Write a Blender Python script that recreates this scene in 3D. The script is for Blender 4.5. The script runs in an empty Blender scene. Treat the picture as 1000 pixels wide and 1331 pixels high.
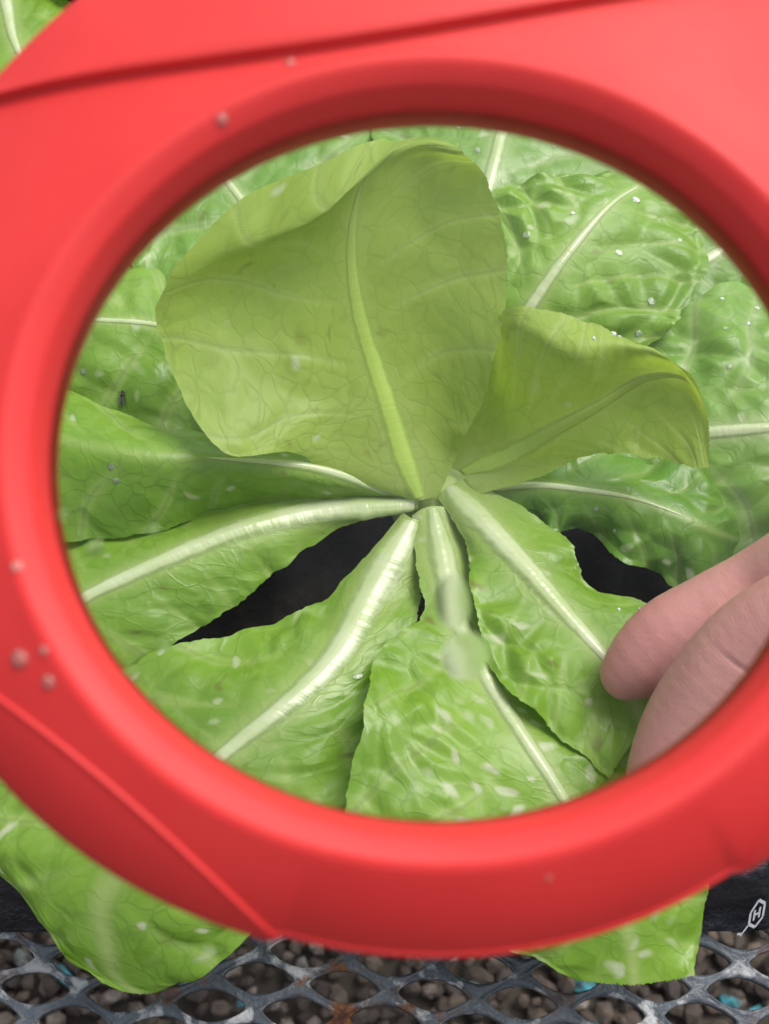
import bpy, bmesh, math, random
import numpy as np
from mathutils import Vector, Matrix, noise, kdtree

# ------------------------------------------------------------------ camera, light, exposure
S = 0.65                       # design units -> metres
scene = bpy.context.scene
PITCH = math.radians(58)
CAM = np.array([0.0, -0.2226, 0.416])          # design units
FPX = 1427.0                                   # focal length in photo pixels
FWD = np.array([0, math.cos(PITCH), -math.sin(PITCH)])
UP = np.array([0, math.sin(PITCH), math.cos(PITCH)])
RIGHT = np.array([1.0, 0, 0])
cam_d = bpy.data.cameras.new('camera')
cam = bpy.data.objects.new('camera', cam_d)
scene.collection.objects.link(cam)
scene.camera = cam
cam.location = CAM * S
cam.rotation_euler = (math.pi / 2 - PITCH, 0, 0)
cam_d.sensor_fit = 'VERTICAL'
cam_d.sensor_height = 24
cam_d.sensor_width = 18
cam_d.lens = 12 * FPX / 665.5
cam_d.clip_start = 0.005
cam_d.clip_end = 100
cam_d.dof.use_dof = True
cam_d.dof.focus_distance = 0.405 * S
cam_d.dof.aperture_fstop = cam_d.lens / (2.5 * S)

world = bpy.data.worlds.new('World')
scene.world = world
world.use_nodes = True
SUN_EL, SUN_AZ = math.radians(62), math.radians(52)   # azimuth measured from +Y towards +X
wn = world.node_tree
sky = wn.nodes.new('ShaderNodeTexSky')
sky.sky_type = 'NISHITA'
sky.sun_disc = False
sky.sun_elevation = SUN_EL
sky.sun_rotation = SUN_AZ
sky.dust_density = 4.0
sky.ozone_density = 0.6
hs = wn.nodes.new('ShaderNodeHueSaturation')
hs.inputs['Saturation'].default_value = 0.35          # overcast: grey sky light
wn.links.new(sky.outputs[0], hs.inputs['Color'])
bg = wn.nodes['Background']
bg.inputs[1].default_value = 0.135
wn.links.new(hs.outputs[0], bg.inputs[0])

sun_d = bpy.data.lights.new('sun', 'SUN')
sun_d.energy = 1.35
sun_d.angle = math.radians(30)
sun_d.color = (1.0, 0.96, 0.9)
sun = bpy.data.objects.new('sun', sun_d)
scene.collection.objects.link(sun)
sd = Vector((math.sin(SUN_AZ) * math.cos(SUN_EL), math.cos(SUN_AZ) * math.cos(SUN_EL), math.sin(SUN_EL)))
sun.rotation_euler = (-sd).to_track_quat('-Z', 'Y').to_euler()
sun.location = sd * 3

vs = scene.view_settings
vs.view_transform = 'Standard'
vs.look = 'None'
vs.gamma = 1.0
vs.exposure = 0.55
scene.cycles.max_bounces = 9
scene.cycles.transparent_max_bounces = 16
scene.cycles.transmission_bounces = 7

rng = np.random.default_rng(7)
random.seed(7)

# ------------------------------------------------------------------ helpers
def at(px, py, z):
    """point of the place at height z (design units) seen at a photo pixel"""
    d = FWD + (px - 500) / FPX * RIGHT - (py - 665.5) / FPX * UP
    return CAM + d * ((z - CAM[2]) / d[2])

def empty(name, base, label=None, cat=None, group=None, rz=0):
    o = bpy.data.objects.new(name, None)
    o.empty_display_size = 0.02
    scene.collection.objects.link(o)
    o.location = Vector(base) * S
    o.rotation_euler = (0, 0, rz)
    tag(o, label, cat, group)
    return o

def tag(o, label=None, cat=None, group=None, kind=None):
    if label: o['label'] = label
    if cat: o['category'] = cat
    if group: o['group'] = group
    if kind: o['kind'] = kind
    return o

def world_loc(o):
    p = np.zeros(3)
    while o is not None:
        p = p + np.array(o.location)
        o = o.parent
    return p

def mk(name, verts, faces, mat, parent=None, smooth=True, attrs=None, origin=None, closed=False):
    """verts in design units, world space"""
    v = np.asarray(verts, float) * S
    loc = np.zeros(3)
    if parent is not None:
        v = v - world_loc(parent)
    else:
        loc = np.array([(v[:, 0].min() + v[:, 0].max()) / 2, (v[:, 1].min() + v[:, 1].max()) / 2, v[:, 2].min()]) if origin is None else np.asarray(origin) * S
        v = v - loc
    me = bpy.data.meshes.new(name)
    me.from_pydata([tuple(p) for p in v], [], [tuple(int(i) for i in f) for f in faces])
    me.materials.append(mat)
    if smooth:
        me.polygons.foreach_set('use_smooth', [True] * len(me.polygons))
    if attrs:
        for k, a in attrs.items():
            a = np.asarray(a, float)
            if a.ndim == 1:
                at_ = me.attributes.new(k, 'FLOAT', 'POINT')
                at_.data.foreach_set('value', a.ravel())
            else:
                at_ = me.attributes.new(k, 'FLOAT_VECTOR', 'POINT')
                at_.data.foreach_set('vector', a.ravel())
    if closed:
        bm_ = bmesh.new(); bm_.from_mesh(me)
        bmesh.ops.recalc_face_normals(bm_, faces=bm_.faces)
        bm_.to_mesh(me); bm_.free()
    me.update()
    o = bpy.data.objects.new(name, me)
    scene.collection.objects.link(o)
    o.location = loc
    if parent is not None:
        o.parent = parent
    return o

def grid_faces(nv, nu, wrap_u=False, wrap_v=False):
    f = []
    for i in range(nv if wrap_v else nv - 1):
        for j in range(nu if wrap_u else nu - 1):
            i2, j2 = (i + 1) % nv, (j + 1) % nu
            f.append((i * nu + j, i * nu + j2, i2 * nu + j2, i2 * nu + j))
    return f

def hermite(x, y, xq):
    """smooth interpolation of rows y at knots x"""
    x = np.asarray(x, float); y = np.asarray(y, float); xq = np.asarray(xq, float)
    n = len(x)
    d = np.diff(y, axis=0) / np.diff(x)[(...,) + (None,) * (y.ndim - 1)]
    m = np.empty_like(y)
    m[0], m[-1] = d[0], d[-1]
    for i in range(1, n - 1):
        h0, h1 = x[i] - x[i - 1], x[i + 1] - x[i]
        m[i] = (d[i - 1] * h1 + d[i] * h0) / (h0 + h1)
    k = np.clip(np.searchsorted(x, xq, side='right') - 1, 0, n - 2)
    h = (x[k + 1] - x[k])
    t = (xq - x[k]) / h
    sh = (slice(None),) + (None,) * (y.ndim - 1)
    t_, h_ = t[sh], h[sh]
    return ((2 * t_**3 - 3 * t_**2 + 1) * y[k] + (t_**3 - 2 * t_**2 + t_) * h_ * m[k]
            + (-2 * t_**3 + 3 * t_**2) * y[k + 1] + (t_**3 - t_**2) * h_ * m[k + 1])

# ------------------------------------------------------------------ materials
class NT:
    def __init__(self, name):
        self.m = bpy.data.materials.new(name)
        self.m.use_nodes = True
        self.t = self.m.node_tree
        self.p = self.t.nodes['Principled BSDF']
        self.out = self.t.nodes['Material Output']
    def n(self, kind, **kw):
        nd = self.t.nodes.new('ShaderNode' + kind)
        for k, v in kw.items():
            if k.startswith('i_'):
                nd.inputs[k[2:].replace('_', ' ')].default_value = v
            else:
                setattr(nd, k, v)
        return nd
    def l(self, a, b): self.t.links.new(a, b)
    def attr(self, name): return self.n('Attribute', attribute_name=name)
    def noise(self, vec, scale, detail=3, rough=0.55):
        nd = self.n('TexNoise', i_Scale=scale, i_Detail=detail, i_Roughness=rough)
        if vec: self.l(vec, nd.inputs['Vector'])
        return nd.outputs['Fac']
    def ramp(self, fac, *stops):
        nd = self.n('ValToRGB')
        e = nd.color_ramp.elements
        while len(e) < len(stops): e.new(0.5)
        for el, (p, c) in zip(e, stops):
            el.position = p
            el.color = c if len(c) == 4 else (*c, 1)
        self.l(fac, nd.inputs[0])
        return nd.outputs[0]
    def rng(self, v, a, b, c=0.0, d=1.0):
        nd = self.n('MapRange')
        for i, x in ((1, a), (2, b), (3, c), (4, d)): nd.inputs[i].default_value = x
        self.l(v, nd.inputs[0])
        return nd.outputs[0]
    def math(self, op, a, b=None):
        nd = self.n('Math', operation=op)
        for i, x in enumerate((a, b)):
            if x is None: continue
            if isinstance(x, (int, float)): nd.inputs[i].default_value = x
            else: self.l(x, nd.inputs[i])
        return nd.outputs[0]
    def mix(self, fac, a, b, blend='MIX'):
        nd = self.n('Mix', data_type='RGBA', blend_type=blend)
        for s, x in ((0, fac), (6, a), (7, b)):
            if isinstance(x, (int, float)): nd.inputs[s].default_value = x
            elif isinstance(x, tuple): nd.inputs[s].default_value = (*x, 1) if len(x) == 3 else x
            else: self.l(x, nd.inputs[s])
        return nd.outputs[2]
    def bump(self, h, strength, dist, normal=None):
        nd = self.n('Bump', i_Strength=strength, i_Distance=dist)
        self.l(h, nd.inputs['Height'])
        if normal: self.l(normal, nd.inputs['Normal'])
        return nd.outputs[0]

def leaf_material(name, dark, light, vein, transl, specks=0.5, rough=0.36, dull=0.0):
    k = NT(name)
    uv = k.attr('leaf_pos').outputs['Vector']            # metres in the leaf: across, along, seed
    veinA = k.attr('vein').outputs['Fac']
    cellA = k.attr('cell').outputs['Fac']
    ribA = k.attr('rib').outputs['Fac']
    n1 = k.noise(uv, 30, 4)
    n2 = k.noise(uv, 140, 4)
    n0 = k.noise(uv, 11, 2)
    col = k.mix(k.rng(k.math('ADD', k.math('MULTIPLY', n1, .5), k.math('MULTIPLY', n0, .5)), .36, .62), dark, light)
    col = k.mix(k.math('MULTIPLY', k.rng(n2, .35, .75), .35), col, light)
    # cells between veins are a little deeper green, veins paler
    col = k.mix(k.math('MULTIPLY', k.rng(cellA, 0, .16, 1, 0), .16), col, vein)
    # fine network of veinlets
    vo = k.n('TexVoronoi', feature='DISTANCE_TO_EDGE', i_Scale=170.0)
    vw = k.n('VectorMath', operation='ADD')
    nc = k.n('TexNoise', i_Scale=80.0, i_Detail=2.0)
    k.l(uv, nc.inputs['Vector'])
    sc_ = k.n('VectorMath', operation='SCALE'); sc_.inputs['Scale'].default_value = 0.012
    k.l(nc.outputs['Color'], sc_.inputs[0])
    k.l(uv, vw.inputs[0]); k.l(sc_.outputs[0], vw.inputs[1])
    k.l(vw.outputs[0], vo.inputs['Vector'])
    fine = k.rng(vo.outputs['Distance'], 0.0, 0.09, 1, 0)
    patch = k.rng(k.noise(uv, 45, 2), .42, .62)
    col = k.mix(k.math('MULTIPLY', k.math('MULTIPLY', fine, k.math('ADD', k.math('MULTIPLY', patch, .6), .4)), .30), col, (dark[0] * .55, dark[1] * .6, dark[2] * .6))
    col = k.mix(k.math('MULTIPLY', veinA, .58), col, vein)
    col = k.mix(k.math('MULTIPLY', k.rng(veinA, .7, 1), .35), col, (dark[0] * .6, dark[1] * .65, dark[2] * .7))
    col = k.mix(k.math('MULTIPLY', ribA, .8), col, (vein[0] * 1.02, vein[1], vein[2] * 1.1))
    # pale dried residue and small brown scars
    vs_ = k.n('TexVoronoi', feature='F1', voronoi_dimensions='2D', i_Scale=150.0, i_Randomness=1.0)
    k.l(vw.outputs[0], vs_.inputs['Vector'])
    sp = k.rng(vs_.outputs['Distance'], .10, .24, 1, 0)
    ch = k.n('SeparateColor'); k.l(vs_.outputs['Color'], ch.inputs[0])
    gate = k.rng(ch.outputs[0], 1 - .30 * specks - .001, 1 - .30 * specks, 0, 1)
    clus = k.rng(k.noise(uv, 22, 2), .38, .55)
    col = k.mix(k.math('MULTIPLY', k.math('MULTIPLY', k.math('MULTIPLY', sp, gate), clus), .85), col, (.55, .62, .38))
    vb = k.n('TexVoronoi', feature='F1', voronoi_dimensions='2D', i_Scale=130.0)
    of = k.n('VectorMath', operation='ADD'); of.inputs[1].default_value = (3.3, 1.7, 5.1)
    k.l(vw.outputs[0], of.inputs[0]); k.l(of.outputs[0], vb.inputs['Vector'])
    cb = k.n('SeparateColor'); k.l(vb.outputs['Color'], cb.inputs[0])
    br = k.math('MULTIPLY', k.rng(vb.outputs['Distance'], .06, .2, 1, 0), k.rng(cb.outputs[1], .94, .945, 0, 1))
    col = k.mix(k.math('MULTIPLY', br, .6 * min(1, specks + .3)), col, (.16, .13, .03))
    if dull:
        ms = k.n('Mapping'); ms.inputs['Scale'].default_value = (170, 90, 1); ms.inputs['Rotation'].default_value = (0, 0, .5)
        k.l(vw.outputs[0], ms.inputs[0])
        stn = k.math('MULTIPLY', k.rng(k.noise(ms.outputs[0], 1.0, 3, .6), .60, .70), k.rng(k.noise(uv, 35, 2), .45, .6))
        col = k.mix(k.math('MULTIPLY', stn, .5), col, (.19, .17, .035))
    k.l(col, k.p.inputs['Base Color'])
    wet = k.rng(k.noise(uv, 26, 3), .38, .66)
    k.l(k.rng(wet, 0, 1, rough + .14, rough - .08), k.p.inputs['Roughness'])
    k.p.inputs['Specular IOR Level'].default_value = 0.55 - dull * .25
    # relief
    h = k.math('ADD', k.math('MULTIPLY', k.noise(uv, 420, 3), .35), k.math('MULTIPLY', fine, -.12))
    h = k.math('ADD', h, k.math('MULTIPLY', k.noise(uv, 110, 2), 1.4))
    h = k.math('ADD', h, k.math('MULTIPLY', veinA, -.5))
    bn = k.bump(h, .4, .0010)
    k.l(bn, k.p.inputs['Normal'])
    tr = k.n('BsdfTranslucent')
    k.l(k.mix(.75, col, (1.0, 1.0, .28), 'MULTIPLY'), tr.inputs['Color'])
    k.l(bn, tr.inputs['Normal'])
    mx = k.n('MixShader'); mx.inputs[0].default_value = transl
    k.l(k.p.outputs[0], mx.inputs[1]); k.l(tr.outputs[0], mx.inputs[2])
    k.l(mx.outputs[0], k.out.inputs['Surface'])
    return k.m

M = {}
M['leaf'] = leaf_material('lettuce_leaf', (.14, .30, .018), (.25, .45, .040), (.40, .54, .15), .28, .55)
M['leaf_speck'] = leaf_material('lettuce_leaf_speckled', (.145, .31, .018), (.26, .46, .040), (.40, .54, .15), .28, 2.2)
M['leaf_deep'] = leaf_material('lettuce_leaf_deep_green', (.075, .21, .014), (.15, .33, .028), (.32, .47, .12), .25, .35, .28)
M['leaf_young'] = leaf_material('lettuce_leaf_young', (.33, .47, .075), (.42, .57, .11), (.48, .61, .19), .45, .15, .45, .5)
M['leaf_back'] = leaf_material('lettuce_leaf_older', (.13, .29, .028), (.23, .43, .06), (.44, .56, .24), .25, .4)

def rib_material(name, c1, c2, rough, edge=(.24, .42, .05)):
    k = NT(name)
    uv = k.attr('leaf_pos').outputs['Vector']
    side = k.attr('side').outputs['Fac']
    n = k.noise(uv, 60, 3)
    col = k.mix(k.rng(n, .3, .7), c1, c2)
    col = k.mix(k.rng(side, .35, .9, 0, .7), col, edge)
    k.l(col, k.p.inputs['Base Color'])
    k.p.inputs['Roughness'].default_value = rough
    k.p.inputs['Subsurface Weight'].default_value = .15
    k.p.inputs['Subsurface Scale'].default_value = .004
    k.p.inputs['Subsurface Radius'].default_value = (.6, 1, .3)
    mp = k.n('Mapping'); mp.inputs['Scale'].default_value = (60, 620, 1)
    k.l(uv, mp.inputs[0])
    w = k.noise(mp.outputs[0], 1.0, 2)
    mp2 = k.n('Mapping'); mp2.inputs['Scale'].default_value = (420, 12, 1)
    k.l(uv, mp2.inputs[0])
    w2 = k.noise(mp2.outputs[0], 1.0, 2)
    k.l(k.bump(k.math('ADD', w, k.math('MULTIPLY', w2, .4)), .25, .0007), k.p.inputs['Normal'])
    # the rib thins out into the blade at both sides
    tb = k.n('BsdfTransparent'); mxs = k.n('MixShader')
    nn = k.math('ADD', side, k.rng(k.noise(uv, 300, 2), .3, .7, -.06, .06))
    k.l(k.rng(nn, .45, .92), mxs.inputs[0])
    k.l(k.p.outputs[0], mxs.inputs[1]); k.l(tb.outputs[0], mxs.inputs[2])
    k.l(mxs.outputs[0], k.out.inputs['Surface'])
    return k.m
M['rib'] = rib_material('pale_midrib', (.37, .47, .20), (.53, .59, .38), .22)
M['rib_young'] = rib_material('young_midrib', (.33, .48, .075), (.37, .52, .095), .5, (.34, .50, .075))

M['stem'] = rib_material('pale_stem', (.44, .57, .17), (.52, .62, .24), .4)

# red rubbery plastic
k = NT('red_plastic')
tc = k.n('TexCoord')
n = k.noise(tc.outputs['Object'], 40, 3)
k.l(k.mix(k.rng(n, .3, .7), (.65, .027, .027), (.72, .036, .033)), k.p.inputs['Base Color'])
k.l(k.rng(k.noise(tc.outputs['Object'], 25, 4), .3, .7, .48, .60), k.p.inputs['Roughness'])
k.p.inputs['Subsurface Weight'].default_value = .03
k.p.inputs['Subsurface Scale'].default_value = .003
k.p.inputs['Subsurface Radius'].default_value = (1, .25, .2)
k.l(k.bump(k.noise(tc.outputs['Object'], 900, 2), .05, .0004), k.p.inputs['Normal'])
k.p.inputs['Specular IOR Level'].default_value = .38
M['red'] = k.m

# thin clear lens: see-through with a Fresnel sheen and a faint wet film
k = NT('clear_lens')
tc = k.n('TexCoord')
tr = k.n('BsdfTransparent'); tr.inputs[0].default_value = (.985, .99, .985, 1)
gl = k.n('BsdfGlossy'); gl.inputs['Roughness'].default_value = .03
fr = k.n('Fresnel'); fr.inputs['IOR'].default_value = 1.18
m1 = k.n('MixShader'); k.l(fr.outputs[0], m1.inputs[0]); k.l(tr.outputs[0], m1.inputs[1]); k.l(gl.outputs[0], m1.inputs[2])
df = k.n('BsdfDiffuse'); df.inputs[0].default_value = (.8, .85, .8, 1)
m2 = k.n('MixShader')
k.l(k.rng(k.noise(tc.outputs['Object'], 45, 3),   .45, .75, .0, .012), m2.inputs[0])
k.l(m1.outputs[0], m2.inputs[1]); k.l(df.outputs[0], m2.inputs[2])
k.l(m2.outputs[0], k.out.inputs['Surface'])
M['lens'] = k.m

k = NT('water')
k.p.inputs['Base Color'].default_value = (1, 1, 1, 1)
k.p.inputs['Roughness'].default_value = .0
k.p.inputs['IOR'].default_value = 1.33
k.p.inputs['Transmission Weight'].default_value = 1.0
M['water'] = k.m

# shallow drops on leaves: shiny, mostly see-through; pale diffuse paints in the light they focus
k = NT('leaf_water')
tr = k.n('BsdfTransparent'); gl = k.n('BsdfGlossy'); gl.inputs['Roughness'].default_value = .04
df = k.n('BsdfDiffuse'); df.inputs[0].default_value = (.82, .9, .76, 1)
ma = k.n('MixShader'); ma.inputs[0].default_value = .13
k.l(tr.outputs[0], ma.inputs[1]); k.l(df.outputs[0], ma.inputs[2])
fr = k.n('Fresnel'); fr.inputs['IOR'].default_value = 1.36
mb = k.n('MixShader'); k.l(fr.outputs[0], mb.inputs[0]); k.l(ma.outputs[0], mb.inputs[1]); k.l(gl.outputs[0], mb.inputs[2])
k.l(mb.outputs[0], k.out.inputs['Surface'])
M['leaf_water'] = k.m

# skin
k = NT('skin')
tc = k.n('TexCoord')
ob = tc.outputs['Object']
red = k.noise(ob, 60, 3)
col = k.mix(k.rng(red, .3, .7), (.49, .225, .205), (.58, .29, .25))
col = k.mix(k.math('MULTIPLY', k.attr('tip').outputs['Fac'], .55), col, (.50, .19, .18))
k.l(col, k.p.inputs['Base Color'])
k.p.inputs['Roughness'].default_value = .48
k.p.inputs['Subsurface Weight'].default_value = .25
k.p.inputs['Subsurface Scale'].default_value = .004
k.p.inputs['Subsurface Radius'].default_value = (1, .35, .2)
wv = k.n('TexWave', wave_type='BANDS', bands_direction='X', i_Scale=420.0, i_Distortion=5.0, i_Detail=2.0)
wv.inputs['Detail Scale'].default_value = 1.5
k.l(k.attr('finger_pos').outputs['Vector'], wv.inputs['Vector'])
hh = k.math('ADD', k.math('MULTIPLY', wv.outputs['Fac'], .09), k.noise(ob, 700, 3))
k.l(k.bump(hh, .32, .0004), k.p.inputs['Normal'])
M['skin'] = k.m
k = NT('nail')
k.p.inputs['Base Color'].default_value = (.62, .36, .32, 1)
k.p.inputs['Roughness'].default_value = .3
M['nail'] = k.m

# black pot plastic
k = NT('black_plastic')
tc = k.n('TexCoord'); ob = tc.outputs['Object']
k.l(k.mix(k.rng(k.noise(ob, 60, 5), .45, .7), (.010, .010, .014), (.035, .036, .05)), k.p.inputs['Base Color'])
k.l(k.rng(k.noise(ob, 35, 4), .35, .7, .16, .42), k.p.inputs['Roughness'])
k.l(k.bump(k.noise(ob, 85, 6, .6), 1.0, .006), k.p.inputs['Normal'])
M['black'] = k.m
k = NT('white_print')
k.p.inputs['Base Color'].default_value = (.75, .76, .8, 1)
k.p.inputs['Roughness'].default_value = .5
M['print'] = k.m

k = NT('dark_soil')
tc = k.n('TexCoord'); ob = tc.outputs['Object']
k.l(k.mix(k.rng(k.noise(ob, 300, 4), .4, .75), (.004, .0035, .003), (.015, .012, .009)), k.p.inputs['Base Color'])
k.p.inputs['Roughness'].default_value = .95
k.p.inputs['Specular IOR Level'].default_value = .1
k.l(k.bump(k.noise(ob, 400, 5), .8, .003), k.p.inputs['Normal'])
M['soil'] = k.m

# blue-grey painted expanded steel, chipped and rusty
k = NT('worn_painted_steel')
tc = k.n('TexCoord'); ob = tc.outputs['Object']
a = k.noise(ob, 120, 5)
col = k.mix(k.rng(k.noise(ob, 40, 4), .3, .7), (.055, .068, .085), (.13, .15, .175))
col = k.mix(k.rng(a, .54, .61), col, (.42, .43, .44))
rust = k.rng(k.noise(ob, 55, 6, .65), .545, .64)
rc = k.mix(k.rng(k.noise(ob, 300, 3), .35, .65), (.035, .012, .006), (.20, .075, .02))
col = k.mix(rust, col, rc)
k.l(col, k.p.inputs['Base Color'])
k.l(k.rng(rust, 0, 1, .38, .85), k.p.inputs['Roughness'])
k.l(k.bump(k.noise(ob, 350, 4), .6, .0015), k.p.inputs['Normal'])
M['steel'] = k.m

k = NT('gravel_stone')
c = k.attr('tone').outputs['Fac']
tc = k.n('TexCoord')
base = k.ramp(c, (0, (.035, .026, .02)), (.45, (.095, .068, .048)), (.8, (.16, .12, .09)), (.955, (.30, .26, .22)), (.965, (.03, .22, .27)), (1, (.05, .34, .40)))
k.l(k.mix(k.rng(k.noise(tc.outputs['Object'], 160, 4), .35, .7), base, (.05, .04, .035)), k.p.inputs['Base Color'])
k.p.inputs['Roughness'].default_value = .8
M['gravel'] = k.m
k = NT('bare_ground')
tc = k.n('TexCoord')
k.l(k.mix(k.noise(tc.outputs['Object'], 30, 5), (.03, .025, .02), (.12, .10, .08)), k.p.inputs['Base Color'])
k.p.inputs['Roughness'].default_value = .95
M['ground'] = k.m
k = NT('insect_black')
k.p.inputs['Base Color'].default_value = (.012, .011, .010, 1)
k.p.inputs['Roughness'].default_value = .35
M['insect'] = k.m
k = NT('insect_wing')
k.p.inputs['Base Color'].default_value = (.10, .10, .08, 1)
k.p.inputs['Roughness'].default_value = .3
k.p.inputs['Alpha'].default_value = .5
M['wing'] = k.m

# ------------------------------------------------------------------ ground, gravel, mesh table
GZ = -0.62
gx = 4.0
tag(mk('ground', [(-gx, -gx, GZ - .012), (gx, -gx, GZ - .012), (gx, gx, GZ - .012), (-gx, gx, GZ - .012)], [(0, 1, 2, 3)], M['ground'], smooth=False), kind='structure')

bm = bmesh.new()
bmesh.ops.create_icosphere(bm, subdivisions=1, radius=1)
ico_v = np.array([v.co[:] for v in bm.verts]); ico_f = np.array([[v.index for v in f.verts] for f in bm.faces])
bm.free()
V, F, T = [], [], []
sp = .0145
cnt = 0
for x in np.arange(-.75, .75, sp):
    for y in np.arange(-.55, .55, sp):
        r = random.uniform(.006, .0125)
        p = np.array([x + random.uniform(-.5, .5) * sp, y + random.uniform(-.5, .5) * sp, GZ - .004 + random.uniform(0, .007)])
        q = np.array(Matrix.Rotation(random.uniform(0, 6.28), 3, Vector(rng.normal(size=3)).normalized()))
        sc = np.array([random.uniform(.8, 1.3), random.uniform(.6, 1.0), random.uniform(.5, .8)]) * r
        vv = ico_v * (1 + rng.uniform(-.16, .16, (len(ico_v), 1)))
        vv = (vv * sc) @ q.T + p
        F.append(ico_f + cnt); V.append(vv); cnt += len(vv)
        T.append(np.full(len(vv), random.random()))
tag(mk('gravel', np.vstack(V), np.vstack(F), M['gravel'], attrs={'tone': np.concatenate(T)}, smooth=False), 'brown and grey gravel with a few teal chips under the mesh table', 'gravel', kind='stuff')

table = empty('mesh_table', (0, .1, GZ), 'blue-grey painted expanded steel mesh table top with rust and chipped paint', 'table')
LW, SW, TH = .0310, .0200, .0024
rot = math.radians(-5)
V, F = [], []
cnt = 0
NP = 16
ang = np.arange(NP) / NP * 2 * math.pi
def diamond(a):
    c, s_ = math.cos(a), math.sin(a)
    r = 1 / (abs(c) + abs(s_))
    return r * c, r * s_
dia = np.array([diamond(a) for a in ang])
# rounded eye-shaped hole
hole = np.array([(math.copysign(abs(math.cos(a)) ** 1.15, math.cos(a)) * .80, math.copysign(abs(math.sin(a)) ** 1.45, math.sin(a)) * .56) for a in ang])
ca, sa = math.cos(rot), math.sin(rot)
for i in range(-22, 23):
    for j in range(-46, 66):
        if (i + j) % 2: continue
        cx, cy = i * LW / 2 * 1.0, j * SW / 2
        cx *= 1.0
        X, Y = cx * ca - cy * sa, cx * sa + cy * ca
        if abs(X) > .36 or Y < -.30 or Y > .62: continue
        o_ = dia * (LW / 2, SW / 2) + (cx, cy)
        jx = rng.uniform(-.03, .03, 2)
        h_ = (hole + jx) * (LW / 2, SW / 2) + (cx, cy)
        def ring(p, z):
            q = np.empty((NP, 3)); q[:, 0] = p[:, 0] * ca - p[:, 1] * sa; q[:, 1] = p[:, 0] * sa + p[:, 1] * ca; q[:, 2] = z
            return q
        tilt = .0012 * np.sin(ang)
        tilt_o = .0002 * np.sin(ang) * 0
        mid_ = o_ * .45 + h_ * .55
        V += [ring(o_, -.0010), ring(mid_, 0.0 - tilt * .3), ring(h_, -.0008 - tilt), ring(h_, -TH - .0008 - tilt), ring(o_, -TH - .0010)]
        for a_, b_ in ((0, 1), (1, 2), (2, 3), (3, 4)):
            for t in range(NP):
                u_ = (t + 1) % NP
                F.append((cnt + a_ * NP + t, cnt + a_ * NP + u_, cnt + b_ * NP + u_, cnt + b_ * NP + t))
        cnt += 5 * NP
mesh_o = mk('mesh_sheet', np.vstack(V), F, M['steel'], table)
bm = bmesh.new(); bm.from_mesh(mesh_o.data)
bmesh.ops.remove_doubles(bm, verts=bm.verts, dist=.00012 * S)
bm.to_mesh(mesh_o.data); bm.free()
def box(x0, x1, y0, y1, z0, z1):
    v = [(x, y, z) for z in (z0, z1) for y in (y0, y1) for x in (x0, x1)]
    f = [(0, 2, 3, 1), (4, 5, 7, 6), (0, 1, 5, 4), (2, 6, 7, 3), (0, 4, 6, 2), (1, 3, 7, 5)]
    return v, f
for (x0, x1, y0, y1) in ((-.37, .37, -.315, -.29), (-.37, .37, .60, .625), (-.375, -.35, -.29, .60), (.35, .375, -.29, .60)):
    v, f = box(x0, x1, y0, y1, -.035, -.0022); mk('frame_rail', v, f, M['steel'], table, smooth=False)
for x in (-.365, .365):
    for y in (-.30, .61):
        v, f = box(x - .012, x + .012, y - .012, y + .012, GZ - .01, -.035); mk('leg', v, f, M['steel'], table, smooth=False)

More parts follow.
